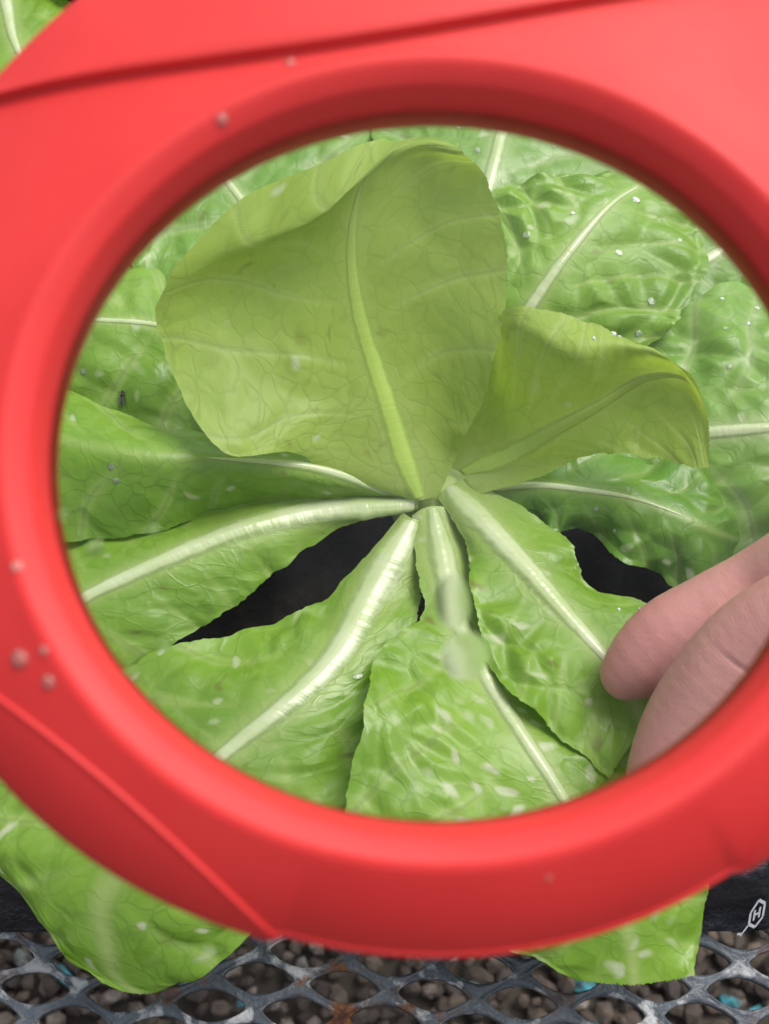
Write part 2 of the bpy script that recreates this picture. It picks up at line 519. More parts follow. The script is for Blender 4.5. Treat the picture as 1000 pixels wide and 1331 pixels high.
# ------------------------------------------------------------------ black pots with soil
def rounded_sq(hx, hy, r, n=10):
    pts = []
    for cx, cy, a0 in ((hx - r, hy - r, 0), (-hx + r, hy - r, 90), (-hx + r, -hy + r, 180), (hx - r, -hy + r, 270)):
        for i in range(n):
            a = math.radians(a0 + 90 * i / (n - 1)); pts.append((cx + r * math.cos(a), cy + r * math.sin(a)))
        # extra points along the straight side are added below
    out = []
    for i, p in enumerate(pts):
        q = pts[(i + 1) % len(pts)]
        d = math.hypot(q[0] - p[0], q[1] - p[1])
        m = max(1, int(d / .006))
        for t in range(m): out.append((p[0] + (q[0] - p[0]) * t / m, p[1] + (q[1] - p[1]) * t / m))
    return np.array(out)
POT_C = np.array([-.012, .006])
def make_pot(c, label, slabel, seed):
    pot = empty('plant_pot', (*c, 0), label, 'plant pot', 'black plastic plant pots')
    prof = [(.90, .0002), (.99, .0002), (1.003, .0015), (1.006, .004), (.996, .006), (.985, .010), (.972, .016), (.96, .023), (.945, .030), (.932, .036), (.925, .040), (.915, .042), (.905, .040), (.90, .034), (.90, .024), (.90, .012)]
    o_ = rounded_sq(.168, .147, .026)
    V = []
    for s_, z in prof:
        nz = np.array([noise.noise(Vector((p[0] * 45 + seed, p[1] * 45, z * 60))) for p in o_])
        nz2 = np.array([noise.noise(Vector((p[0] * 130 + seed, p[1] * 130, z * 160))) for p in o_])
        k_ = s_ + (.022 * nz + .010 * nz2) * (1 if z > .007 else .15)
        V.append(np.c_[o_ * k_[:, None] + c, np.full(len(o_), z) + (.0012 * nz if z > .03 else 0)])
    nu = len(o_)
    Fc = grid_faces(len(prof), nu, wrap_u=True)
    V = np.vstack(V)
    mk('pot_shell', V, Fc + [tuple(range(nu))], M['black'], pot, closed=True)
    g = 60
    gx_, gy_ = np.meshgrid(np.linspace(-1, 1, g), np.linspace(-1, 1, g))
    # square to rounded square
    rr = np.maximum(abs(gx_), abs(gy_)); th = np.arctan2(gy_, gx_)
    ex = (np.abs(np.cos(th)) ** 6 + np.abs(np.sin(th)) ** 6) ** (-1 / 6)
    X, Y = rr * ex * np.cos(th) * .146, rr * ex * np.sin(th) * .131
    Z = np.array([.029 + .004 * noise.fractal(Vector((x * 40 + seed, y * 40, 0)), .9, 2, 4) for x, y in zip(X.ravel(), Y.ravel())])
    so = mk('soil', np.c_[X.ravel() + c[0], Y.ravel() + c[1], Z], grid_faces(g, g), M['soil'])
    tag(so, slabel, 'soil', kind='stuff')
    return pot
pot1 = make_pot(POT_C, 'black plastic pot with a small white mark under the lettuce seen through the lens', 'dark moist soil below the lettuce seen through the lens', 0)
P2 = np.array([-.262, .40])
pot2 = make_pot(P2, 'black plastic pot of the neighbouring lettuce beyond the red frame', 'dark moist soil around the neighbouring lettuce', 40)

# small white mark moulded on the pot's front corner: a pointed hexagon with an H
pc = at(985, 1186, .016); 
V, F = [], []
def bar(p, q, w):
    p, q = np.array(p, float), np.array(q, float)
    d = (q - p) / np.linalg.norm(q - p); n_ = np.array([-d[1], d[0]]) * w / 2
    b = len(V)
    V.extend([p - n_, q - n_, q + n_, p + n_]); F.append((b, b + 1, b + 2, b + 3))
hexp = [(0, 13), (8, 6), (8, -7), (0, -13), (-8, -6), (-8, 5)]
for i in range(6): bar(hexp[i], hexp[(i + 1) % 6], 2.6)
bar((-3, -5), (-3, 5), 2.2); bar((3, -5), (3, 5), 2.2); bar((-3, 0), (3, 0), 2.2)
bar((-9, -7), (-17, -13), 2.2); bar((-14, -12), (-21, -9), 2.0)
MARK = (np.array(V), F)

# ------------------------------------------------------------------ lettuce
LEAVES = {}
def build_leaf(plant, rows, mat, seed, rib=(.0035, .85), ribmat='rib', amp=.0016, cell=.013, ruffle=.002, nlat=8, side_slope=.9,
               nv=240, nu=150, label=None, tooth=.00028, rib_h=.30, rib_show=1.0, ridge=1.0):
    rows_w = []
    for r in rows:
        p = np.array([at(a, b, c / 100) for a, b, c in r])
        if len(p) == 3:
            uq = np.array([-1, -.5, 0, .5, 1])
            L0 = uq * (uq - 1) / 2; L1 = 1 - uq**2; L2 = uq * (uq + 1) / 2
            p = L0[:, None] * p[0] + L1[:, None] * p[1] + L2[:, None] * p[2]
        rows_w.append(p)
    P = np.array(rows_w)                                # R,5,3
    kn = np.r_[0, np.cumsum(np.linalg.norm(np.diff(P[:, 2], axis=0), axis=1) + .004)]
    kn /= kn[-1]
    vq = np.linspace(0, 1, nv)
    Pv = hermite(kn, P.reshape(len(P), -1), vq).reshape(nv, 5, 3)
    uq = np.linspace(-1, 1, nu)
    G = hermite(np.array([-1, -.5, 0, .5, 1]), Pv.transpose(1, 0, 2).reshape(5, -1), uq).reshape(nu, nv, 3).transpose(1, 0, 2).copy()
    # metric leaf coordinates
    jm = (nu - 1) / 2
    sN = np.r_[0, np.cumsum(np.linalg.norm(np.diff(G[:, int(jm)], axis=0), axis=1))]
    st = np.linalg.norm(np.diff(G, axis=1), axis=2)
    cw = np.c_[np.zeros(nv), np.cumsum(st, axis=1)]
    cw = cw - ((cw[:, int(jm)] + cw[:, int(jm) + 1]) / 2)[:, None]
    W = cw; SS = np.repeat(sN[:, None], nu, 1)
    Wmax = np.maximum(np.abs(W[:, [0]]), np.abs(W[:, [-1]])) + 1e-5
    Lh = sN[-1]
    du = np.gradient(G, axis=1); dv = np.gradient(G, axis=0)
    N = np.cross(du, dv); N /= (np.linalg.norm(N, axis=2, keepdims=True) + 1e-12)
    view = CAM - G.reshape(-1, 3).mean(0)
    if (N * view).sum() < 0: N = -N
    # lateral veins sweep forward from the midrib, alternately on both sides
    spc = Lh / nlat
    aw = np.abs(W)
    warp = np.array([noise.noise(Vector((w * 35 + seed * 3.1, s_ * 35, seed))) for w, s_ in zip(W.ravel(), SS.ravel())]).reshape(W.shape)
    f = (SS - side_slope * aw + 4.0 * aw**2 + warp * .005) / spc + np.where(W > 0, .5, 0.0) + seed * .37
    dl = np.abs(f - np.round(f)) * spc / math.sqrt(1 + side_slope**2)
    taper = np.clip(1 - aw / (Wmax * 1.05), .25, 1)
    lat = np.exp(-(dl / np.maximum(.00125 * taper + .0003, 2.2 * Lh / nv))**2)
    latw = np.exp(-(dl / .0045)**2)
    # cells
    lo, hi = np.array([W.min(), 0]), np.array([W.max(), Lh])
    r2 = np.random.default_rng(seed + 100)
    npts = max(12, int((hi - lo).prod() / cell**2))
    pts = r2.uniform(lo - .01, hi + .01, (int(npts * 1.25), 2))
    for _ in range(2):                                   # push crowded points apart
        dd = pts[:, None] - pts[None]; q = np.linalg.norm(dd, axis=2) + np.eye(len(pts)) * 9
        pts = pts + (dd * np.clip(cell * .75 - q, 0, None)[..., None] / q[..., None] * .5).sum(1)
    A = np.c_[(W + warp * .0035).ravel(), (SS + np.roll(warp, 17, 0) * .0035).ravel()]
    F1 = np.full(len(A), 9.0); F2 = np.full(len(A), 9.0)
    for p in pts:
        d = np.hypot(A[:, 0] - p[0], A[:, 1] - p[1])
        F2 = np.where(d < F1, F1, np.minimum(F2, d)); F1 = np.minimum(F1, d)
    cd = ((F2 - F1) / cell).reshape(W.shape)
    dome = 1 - np.exp(-(cd / .55)**1.8)
    ribd = .75 * np.exp(-(vq[:, None] / .15)**2) + np.exp(-(aw / (rib[0] * 1.6 * (1.15 - vq[:, None]) + .0006))**2)
    nearrib = 1 - np.exp(-(aw / (rib[0] * 3.0 + .002))**2)
    edge = 1 - np.clip(np.abs(uq)[None, :] - .93, 0, 1) / .07 * .8
    var = .65 + .9 * np.clip(np.array([noise.noise(Vector((w * 28 + 9 + seed, s_ * 28, 3.3))) for w, s_ in zip(W.ravel(), SS.ravel())]).reshape(W.shape) + .3, -.3, 1)
    basefade = np.clip((vq[:, None] - .08) / .25, 0, 1)
    H = amp * (dome * var - .5) * nearrib * edge * basefade
    H -= amp * .9 * latw * nearrib * basefade * ridge
    H += ruffle * basefade * np.abs(uq)[None, :]**2.2 * np.sin(SS * 2 * math.pi / .036 + seed * 1.7 + np.where(W > 0, 2.1, 0) + 2.5 * warp) \
        + ruffle * .7 * basefade * warp
    G = G + N * H[..., None]
    # uneven, finely toothed margin
    wdir = du / (np.linalg.norm(du, axis=2, keepdims=True) + 1e-12)
    tj = r2.normal(0, tooth, (nv, 2))
    tj = tj + .0012 * np.array([[noise.noise(Vector((s_ * 130, seed, 0))), noise.noise(Vector((s_ * 130, seed, 7)))] for s_ in sN])
    tj[1:-1] = .25 * tj[:-2] + .5 * tj[1:-1] + .25 * tj[2:]
    tj *= np.clip(vq * 8, 0, 1)[:, None]
    for c_, k_ in ((0, 1.0), (1, .45), (2, .15)):
        G[:, c_] -= wdir[:, c_] * (tj[:, [0]] * k_)
        G[:, nu - 1 - c_] += wdir[:, nu - 1 - c_] * (tj[:, [1]] * k_)
    G[-1] += (dv[-1] / (np.linalg.norm(dv[-1], axis=1, keepdims=True) + 1e-9)) * r2.normal(0, tooth, (nu, 1))
    lp = np.stack([W * S + seed * .731, SS * S, np.full(W.shape, seed * .731)], -1).reshape(-1, 3)
    leaf = mk('leaf', G.reshape(-1, 3), grid_faces(nv, nu), M[mat], plant,
              attrs={'leaf_pos': lp, 'vein': lat.ravel() * nearrib.ravel() * basefade.repeat(nu, 1).ravel(), 'cell': cd.ravel(), 'rib': np.clip(ribd * rib_show, 0, 1).ravel()})
    if label: leaf['label'] = label
    # raised midrib
    nr = int(nv * rib[1]); ns = 13
    ph = np.linspace(0, math.pi, ns)
    C = (G[:, nu // 2] + G[:, nu // 2 - 1]) / 2
    ker = np.ones(15) / 15
    Cs = np.stack([np.convolve(np.pad(C[:, i], 7, mode='edge'), ker, 'valid') for i in range(3)], 1)
    Ns = np.stack([np.convolve(np.pad(N[:, nu // 2, i], 6, mode='edge'), np.ones(13) / 13, 'valid') for i in range(3)], 1)
    Ns /= np.linalg.norm(Ns, axis=1, keepdims=True)
    Wd = wdir[:, nu // 2]
    RV, SD, RP = [], [], []
    for i in range(nr):
        t = i / (nr - 1)
        r = rib[0] * 1.35 * (.35 + .65 * min(1, t / .12)) * (1 - t)**.6 * (1 + .05 * noise.noise(Vector((i * .1, seed, 0)))) + .00012
        hgt = r * rib_h * (1 + .05 * noise.noise(Vector((i * .3, seed, 4))))
        for a in ph:
            prof = (.5 + .5 * math.cos(math.pi * math.cos(a))) * (1 - .10 * math.exp(-((a - 1.25) / .16)**2) - .08 * math.exp(-((a - 1.95) / .16)**2))
            RV.append(Cs[i] + Wd[i] * math.cos(a) * r + Ns[i] * (prof * hgt + .00012))
            SD.append(abs(math.cos(a)))
            RP.append((math.cos(a) * r * S, sN[i] * S, seed * .5))
    mk('midrib', np.array(RV), grid_faces(nr, ns), M[ribmat], leaf, attrs={'side': np.array(SD), 'leaf_pos': np.array(RP)})
    LEAVES[seed] = (G, N)
    return leaf

CROWN = at(550, 655, .05)
plant = empty('lettuce_plant', (CROWN[0], CROWN[1], .028), 'loose green lettuce with pale ribs and a broad upright heart leaf behind the magnifier lens', 'lettuce', 'lettuces growing in black pots')

# (left edge, midrib, right edge) rows from base to tip: where each row lies in the place, height in cm
leafA = [
 [(537,650,6),(541,650,6.1),(547,650,6.2),(556,648,6.1),(570,645,6)],
 [(430,614,7),(480,612,7),(528,602,7.1),(560,600,7),(592,597,7)],
 [(380,588,8.2),(440,562,8),(510,545,8.1),(566,542,8),(606,565,8.2)],
 [(285,583,9.4),(390,520,9.0),(486,470,9.4),(570,462,9.6),(632,505,9.8)],
 [(213,455,10.6),(340,432,10.5),(464,395,10.9),(575,380,11.3),(655,410,11.5)],
 [(206,395,12.0),(300,365,12),(457,325,12.4),(570,302,12.8),(658,318,13)],
 [(238,335,13.2),(345,318,13.4),(462,270,13.7),(560,247,13.9),(644,265,14)],
 [(318,258,14.2),(400,290,14.2),(472,235,14.6),(550,207,14.9),(624,220,15)],
 [(425,208,15.1),(450,248,14.9),(502,205,15.2),(552,190,15.5),(606,200,15.6)],
 [(500,183,15.0),(515,184,15.3),(540,178,15.6),(570,179,15.7),(594,190,15.7)]]
leafB = [
 [(572,596,6),(582,606,6),(600,615,6),(610,630,6),(625,642,6)],
 [(638,475,9),(642,522,8),(660,592,7),(682,606,6.8),(702,620,6.8)],
 [(655,403,11.8),(682,452,11.2),(722,558,8.5),(742,580,8),(762,592,7.9)],
 [(722,404,12.2),(747,462,12),(780,526,9.6),(800,562,9),(808,590,8.8)],
 [(792,430,12),(812,452,12),(845,490,10.6),(850,540,9.8),(862,597,9.3)],
 [(852,456,12),(868,467,11.9),(890,492,11.2),(900,540,10.4),(900,607,9.6)],
 [(897,484,11.8),(907,502,11.5),(917,530,11),(922,562,10.5),(920,608,9.8)]]
leafC = [
 [(600,560,5),(612,570,5),(630,575,5)],
 [(630,430,7),(660,450,6.8),(720,500,6.6)],
 [(628,315,8.5),(692,395,8),(845,446,7.4)],
 [(640,248,9.5),(748,318,9),(893,392,8)],
 [(715,226,9.6),(803,258,9.4),(922,328,8.2)],
 [(790,221,9.3),(848,232,9.1),(895,268,8.5)]]
leafD = [
 [(590,500,5),(600,510,5),(610,500,5)],
 [(520,330,7),(612,320,7),(680,330,7)],
 [(490,205,7.8),(638,230,8.2),(800,280,7.3)],
 [(480,120,8),(659,145,8.6),(880,190,7.7)],
 [(510,30,7.5),(675,70,8),(870,90,7.5)],
 [(620,-30,7),(685,-20,7),(760,-20,7)]]
leafM = [
 [(500,540,5),(510,530,5),(520,520,5)],
 [(310,440,6.2),(400,400,6.8),(480,340,6.8)],
 [(205,378,7),(330,280,7.8),(500,200,7.6)],
 [(150,318,7.2),(262,195,8),(500,130,7.6)],
 [(110,210,7),(205,115,7.6),(380,60,7.4)],
 [(110,90,6.6),(160,60,6.8),(230,40,6.8)]]
leafL = [
 [(500,620,5),(500,626,5),(500,635,5)],
 [(330,420,6),(340,500,6.1),(350,592,5)],
 [(230,340,6.8),(220,425,7.2),(230,582,5.4)],
 [(140,310,6.8),(120,415,7.4),(130,560,5.4)],
 [(60,330,6.3),(30,412,6.9),(50,515,5.3)],
 [(-30,370,5.5),(-50,420,5.6),(-20,490,5)]]
leafK = [
 [(530,641,5.5),(529,643,5.6),(528,645,5.7),(527,648,5.6),(526,650,5.5)],
 [(432,598,6.4),(426,603,6.9),(420,610,7.2),(425,630,6.8),(440,648,5.7)],
 [(300,570,6.9),(298,578,7.6),(292,596,7.9),(295,628,7.1),(305,657,5.7)],
 [(180,545,6.9),(178,560,7.9),(175,590,8.4),(182,642,7.4),(200,692,5.9)],
 [(80,503,6.9),(75,530,7.9),(70,570,8.4),(75,642,7.4),(90,704,6)],
 [(-20,470,6),(-30,510,7),(-40,560,7.5),(-30,640,6.5),(-10,708,5.6)]]
leafJ = [
 [(545,647,5.6),(544,656,5.85),(544,666,5.5)],
 [(430,640,5.1),(420,663,5.7),(452,683,5.2)],
 [(310,642,5.1),(326,684,6.0),(372,734,5.1)],
 [(190,675,5.2),(216,727,6.1),(302,790,5)],
 [(60,685,5.2),(100,782,5.9),(208,848,4.9)],
 [(-40,750,4.9),(20,832,5.3),(110,905,4.7)],
 [(-60,850,4.7),(-40,875,4.7),(20,940,4.7)]]
leafI = [
 [(524,666,5.7),(537,674,5.9),(550,676,5.7)],
 [(465,735,5.1),(486,765,5.6),(548,758,5.2)],
 [(392,794,5.3),(440,848,6),(535,830,5.6)],
 [(285,822,5.5),(374,915,6.2),(500,910,5.8)],
 [(165,862,5.5),(285,985,6.3),(475,1010,5.7)],
 [(55,945,5.5),(195,1085,6),(430,1105,5.6)],
 [(-45,1065,5.3),(130,1180,5.3),(372,1185,5.1)],
 [(5,1160,4.7),(140,1235,4.4),(320,1222,4.3)],
 [(75,1222,4.0),(150,1270,3.6),(255,1275,3.6)],
 [(135,1278,3.4),(180,1292,3.2),(222,1288,3.3)]]
leafH = [
 [(536,670,5.7),(562,658,5.95),(594,664,5.7)],
 [(541,735,5.8),(577,725,5.9),(612,730,5.5)],
 [(550,795,6.3),(594,800,6.1),(650,812,5.5)],
 [(492,848,7.0),(638,888,6.2),(720,892,5.4)],
 [(472,940,7.5),(686,965,6.4),(835,945,5.4)],
 [(452,1060,7.2),(738,1045,6.1),(895,1035,5.4)],
 [(500,1150,6.2),(788,1130,5.5),(915,1120,5.1)],
 [(620,1215,5.2),(812,1195,5.1),(920,1165,4.9)],
 [(690,1245,4.5),(822,1240,4.4),(914,1220,4.3)],
 [(748,1278,3.9),(825,1280,3.8),(898,1266,3.9)]]
leafG = [
 [(568,645,5.8),(583,632,6.0),(606,622,5.8)],
 [(602,700,6.2),(640,690,6.5),(715,680,6)],
 [(618,790,6.7),(706,762,6.7),(766,750,6)],
 [(650,885,6.8),(766,830,6.7),(845,792,6)],
 [(725,950,6.6),(812,888,6.4),(885,850,6)],
 [(795,1010,6.2),(838,945,6.1),(880,900,5.9)]]
leafF = [
 [(600,630,5.1),(605,640,5.2),(610,650,5.1)],
 [(690,580,6),(690,630,6.2),(700,684,5.4)],
 [(790,570,6.2),(785,640,6.9),(760,700,5.6)],
 [(870,580,6.2),(860,660,6.9),(832,736,5.6)],
 [(950,600,6),(930,690,6.5),(880,766,5.2)],
 [(1020,640,5.2),(985,710,5.2),(930,772,4.8)]]
leafE = [
 [(640,590,5),(650,600,5),(660,612,5)],
 [(800,500,5.9),(800,570,5.9),(800,630,5.4)],
 [(852,440,6.9),(922,562,6.9),(900,690,5.3)],
 [(905,385,7.5),(1000,555,7.5),(960,745,5.4)],
 [(975,365,7.5),(1070,548,7.5),(1040,760,5.6)],
 [(1080,400,7),(1130,545,7),(1110,700,5.6)],
 [(1150,470,6.6),(1165,540,6.6),(1160,610,6)]]
leafQ = [
 [(620,540,4.6),(630,545,4.6),(640,550,4.6)],
 [(740,360,5.2),(780,420,5.4),(820,470,5.2)],
 [(830,260,6),(900,348,6.2),(980,430,5.8)],
 [(900,180,6.4),(978,298,6.7),(1080,420,6)],
 [(1000,160,6),(1065,235,6.2),(1140,330,6)],
 [(1100,180,6),(1120,200,6),(1140,230,6)]]
leafR = [
 [(600,520,4.8),(610,525,4.8),(620,530,4.8)],
 [(640,330,5.8),(700,350,6),(760,380,5.8)],
 [(740,170,6.6),(820,230,6.8),(900,300,6.4)],
 [(830,60,6.4),(910,130,6.6),(1010,230,6.2)],
 [(940,20,6),(970,60,6.2),(1030,110,6)]]
build_leaf(plant, leafR, 'leaf_back', 14, amp=.0014, cell=.012)
build_leaf(plant, leafQ, 'leaf_back', 13, rib=(.004, .9), amp=.0014)
build_leaf(plant, leafD, 'leaf_back', 4, rib=(.0042, .92), amp=.0012, cell=.014, ruffle=.0016)
build_leaf(plant, leafM, 'leaf_back', 5, rib=(.003, .8), amp=.0012, cell=.014, ruffle=.0025)
build_leaf(plant, leafL, 'leaf', 6, rib=(.0022, .9), amp=.0020, cell=.017, ruffle=.0018)
build_leaf(plant, leafE, 'leaf_back', 12, ridge=.35, rib=(.0045, .92), amp=.0030, cell=.0165, ruffle=.002, nlat=7)
build_leaf(plant, leafC, 'leaf', 3, ridge=.35, rib=(.0034, .95), amp=.0034, cell=.0165, ruffle=.0016, nlat=7)
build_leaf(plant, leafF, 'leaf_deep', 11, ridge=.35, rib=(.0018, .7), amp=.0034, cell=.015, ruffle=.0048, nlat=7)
build_leaf(plant, leafJ, 'leaf', 8, rib=(.0056, .96), amp=.0011, cell=.013, ruffle=.0012, nlat=9, side_slope=.35)
build_leaf(plant, leafK, 'leaf', 7, rib=(.0026, .45), rib_show=.5, amp=.0011, cell=.017, ruffle=.0008, nlat=8, side_slope=.8)
build_leaf(plant, leafI, 'leaf', 9, rib=(.0066, .68), amp=.0020, cell=.0135, ruffle=.0022, nlat=9, side_slope=1.0, nv=300)
build_leaf(plant, leafH, 'leaf_speck', 2, rib=(.0052, .85), amp=.0017, cell=.015, ruffle=.0018, nlat=10, nv=300)
build_leaf(plant, leafG, 'leaf', 10, ridge=.35, rib=(.0062, .9), amp=.0030, cell=.0135, ruffle=.0024, nlat=8)
build_leaf(plant, leafB, 'leaf_young', 1, rib=(.0040, .9), rib_h=.15, ribmat='rib_young', amp=.0009, cell=.016, ruffle=.0008, nlat=8, side_slope=1.1, rib_show=.6, ridge=-.4)
build_leaf(plant, leafA, 'leaf_young', 15, rib=(.0044, .85), rib_h=.12, ribmat='rib_young', amp=.0010, cell=.020, ruffle=.0010, nlat=7, side_slope=.7, nv=260, nu=180,
           label='broad upright heart leaf with its rim curled over', rib_show=.5, ridge=-.4)
# stubby stem under the crown
nst, nseg = 14, 20
V = []
for i in range(nst):
    t = i / (nst - 1)
    z = .024 + .0325 * math.sin(t * math.pi / 2)
    r = .0165 - .002 * t - .009 * t**5
    for j in range(nseg):
        a = j / nseg * 2 * math.pi
        rr = r * (1 + .15 * noise.noise(Vector((math.cos(a) * 2, math.sin(a) * 2, z * 60))))
        V.append((CROWN[0] + .004 + rr * math.cos(a), CROWN[1] + .006 + rr * math.sin(a) * .9, z))
V.append((CROWN[0] + .004, CROWN[1] + .006, .0575))
st_f = grid_faces(nst, nseg, wrap_u=True) + [((nst - 1) * nseg + j, (nst - 1) * nseg + (j + 1) % nseg, nst * nseg) for j in range(nseg)]
mk('stem', V, st_f, M['stem'], plant, attrs={'side': np.full(len(V), .0), 'leaf_pos': np.array(V) * S})

# the mark on the pot front
mv, mf = MARK
px_w = .405 / FPX
ax = np.array([math.cos(math.radians(28)), math.sin(math.radians(28)), 0])
o0 = np.array([.129, -.1365, .0155]) + np.array([.5, -.866, .4]) * .0022
mk('printed_mark', [o0 + ax * a * px_w * 1.35 + np.array([-.15, .30, 1]) * b * px_w * 2.4 for a, b in mv], mf, M['print'], pot1, smooth=False)

# neighbouring lettuce: copies of the leaves round another crown
plant2 = empty('lettuce_plant', (P2[0], P2[1], .028), 'neighbouring lettuce showing only leaf edges outside the red frame', 'lettuce', 'lettuces growing in black pots')
for lf in [c for c in plant.children if c.name.split('.')[0] == 'leaf'][2:]:
    c = lf.copy(); scene.collection.objects.link(c); c.parent = plant2
    if 'label' in c: del c['label']
    for ch in lf.children:
        d = ch.copy(); scene.collection.objects.link(d); d.parent = c
plant2.rotation_euler = (0, 0, math.radians(65))

# ------------------------------------------------------------------ magnifying glass
DL = .171
PX = DL / FPX
TILT = math.radians(8)
mc = CAM + DL * (FWD + 67.48 / FPX * RIGHT + 80.81 / FPX * UP)
# ring axes: normal leans from the viewing direction towards the top of the picture
nz = -FWD * math.cos(TILT) + UP * math.sin(TILT)
ny = UP * math.cos(TILT) + FWD * math.sin(TILT)
nx = RIGHT
SX, SY = 1.0339, .9690
def mloc(x, y, z): return mc + (nx * x * SX + ny * y * SY + nz * z) * PX
mag = empty('magnifying_glass', mc, 'large round magnifying glass with a thick red plastic frame held over the lettuce', 'magnifying glass')

def interp(x, pts):
    xs, ys = zip(*pts); return float(np.interp(x, xs, ys))
NA = 480
def wrap(a): return (a + 180) % 360 - 180
CH = [(-41, 578, 1.2, 4.5), (57.6, 578, 1.2, 4.5), (190 - 360, 560, 1.12, 17)]   # cut lines of the raised grip: angle from down, distance, curve, step
prof_in = [(488, -34), (487, -12), (489, 2), (489.5, 8), (490, 13), (491, 19), (494, 32), (496, 41), (498, 45), (502, 48.5), (508, 53), (515, 58), (521, 61.5), (526, 63), (531, 63), (537, 61), (543, 58)]
def zout(r, R):
    t = min(1, max(0, (r - 543) / max(1, R - 543)))
    return 58 - 66 * t - 28 * t**3
rowsV = []
for ia in range(NA):
    a = ia / NA * 360 - 180                      # degrees from down, towards the right
    R = interp(a, [(-180, 850), (-144, 835), (-134, 808), (-100, 745), (-51, 696), (-22, 675), (-17.5, 672), (-16.5, 661), (33, 661), (34, 669), (60, 700), (100, 745), (150, 835), (180, 850)])
    rc, step = R, 0.0
    for ca_, d_, k_, st_ in CH:
        da = wrap(a - ca_) * k_
        if abs(da) < 62:
            r_ = d_ / math.cos(math.radians(da))
            if r_ < rc: rc, step = r_, st_
    lim = min(1, (R - rc) / 25)
    step *= lim
    rc = min(rc, R - 9)
    rc = max(rc, 556)
    sx, sy = math.sin(math.radians(a)), -math.cos(math.radians(a))
    pts = list(prof_in)
    for t in (.15, .3, .45, .6, .75, .88, .96): pts.append((543 + (rc - 543) * t, zout(543 + (rc - 543) * t, R)))
    z0 = zout(rc, R)
    pts += [(rc - .5, z0), (rc + 1.6, z0 + step * .3), (rc + 4.4, z0 + step * .85), (rc + 6.0, zout(rc + 6, R) + step)]
    for t in (.1, .25, .4, .6, .8, .92): 
        r_ = rc + 6 + (max(R, rc + 7) - rc - 6) * t
        pts.append((r_, zout(r_, R) + step * (1 - .3 * t)))
    Rm = max(R, rc + 7)
    pts += [(Rm, -38), (Rm + 1, -50), (Rm - 6, -66), (Rm - 22, -76), (560, -80), (505, -74), (492, -60)]
    rowsV.append([mloc(r_ * sx, r_ * sy, z) for r_, z in pts])
rowsV = np.array(rowsV)
npf = rowsV.shape[1]
ringf = grid_faces(NA, npf, wrap_u=True, wrap_v=True)
fr_o = mk('frame', rowsV.reshape(-1, 3), ringf, M['red'], mag, closed=True)
# lens: shallow biconvex disc
V = []
nr_, na_ = 14, 96
for sgn in (1, -1):
    for i in range(nr_):
        r = 491 * (i + 1) / nr_
        for j in range(na_):
            a = j / na_ * 2 * math.pi
            V.append(mloc(r * math.cos(a), r * math.sin(a), -8 + sgn * (2 + 9 * (1 - (r / 491)**2))))
F = []
for s_ in (0, 1):
    b = s_ * nr_ * na_
    for i in range(nr_ - 1):
        for j in range(na_):
            q = (b + i * na_ + j, b + i * na_ + (j + 1) % na_, b + (i + 1) * na_ + (j + 1) % na_, b + (i + 1) * na_ + j)
            F.append(q if s_ == 0 else q[::-1])
    V.append(mloc(0, 0, -8 + (11 if s_ == 0 else -11))); ci = 2 * nr_ * na_ + s_
    for j in range(na_): F.append((ci, b + (j + 1) % na_, b + j) if s_ else (ci, b + j, b + (j + 1) % na_))
for j in range(na_):
    o1, o2 = (nr_ - 1) * na_, nr_ * na_ + (nr_ - 1) * na_
    F.append((o1 + j, o1 + (j + 1) % na_, o2 + (j + 1) % na_, o2 + j))
mk('lens', V, F, M['lens'], mag, closed=True)
# handle leaving the frame at the top, along the grip's axis
V = []
ha = math.radians(-170)
hd = np.array([math.sin(ha), -math.cos(ha)]); hp = np.array([hd[1], -hd[0]])
st = [(640, 300, 40), (740, 250, 48), (860, 170, 50), (1000, 130, 52), (1200, 125, 54), (1400, 135, 56), (1560, 130, 54), (1620, 90, 40), (1640, 30, 14)]
sq = np.linspace(0, 1, 40)
sti = hermite(np.linspace(0, 1, len(st)), np.array(st, float), sq)
nh = 28
for r_, w_, d_ in sti:
    for j in range(nh):
        a = j / nh * 2 * math.pi
        c_, s_ = math.cos(a), math.sin(a)
        x_ = math.copysign(abs(c_)**.7, c_) * w_; z_ = math.copysign(abs(s_)**.7, s_) * d_
        p = hd * r_ + hp * x_
        V.append(mloc(p[0], p[1], z_ * .9 - 30))
mk('handle', V, grid_faces(len(sti), nh, wrap_u=True) + [tuple(range((len(sti) - 1) * nh, len(sti) * nh))], M['red'], mag)

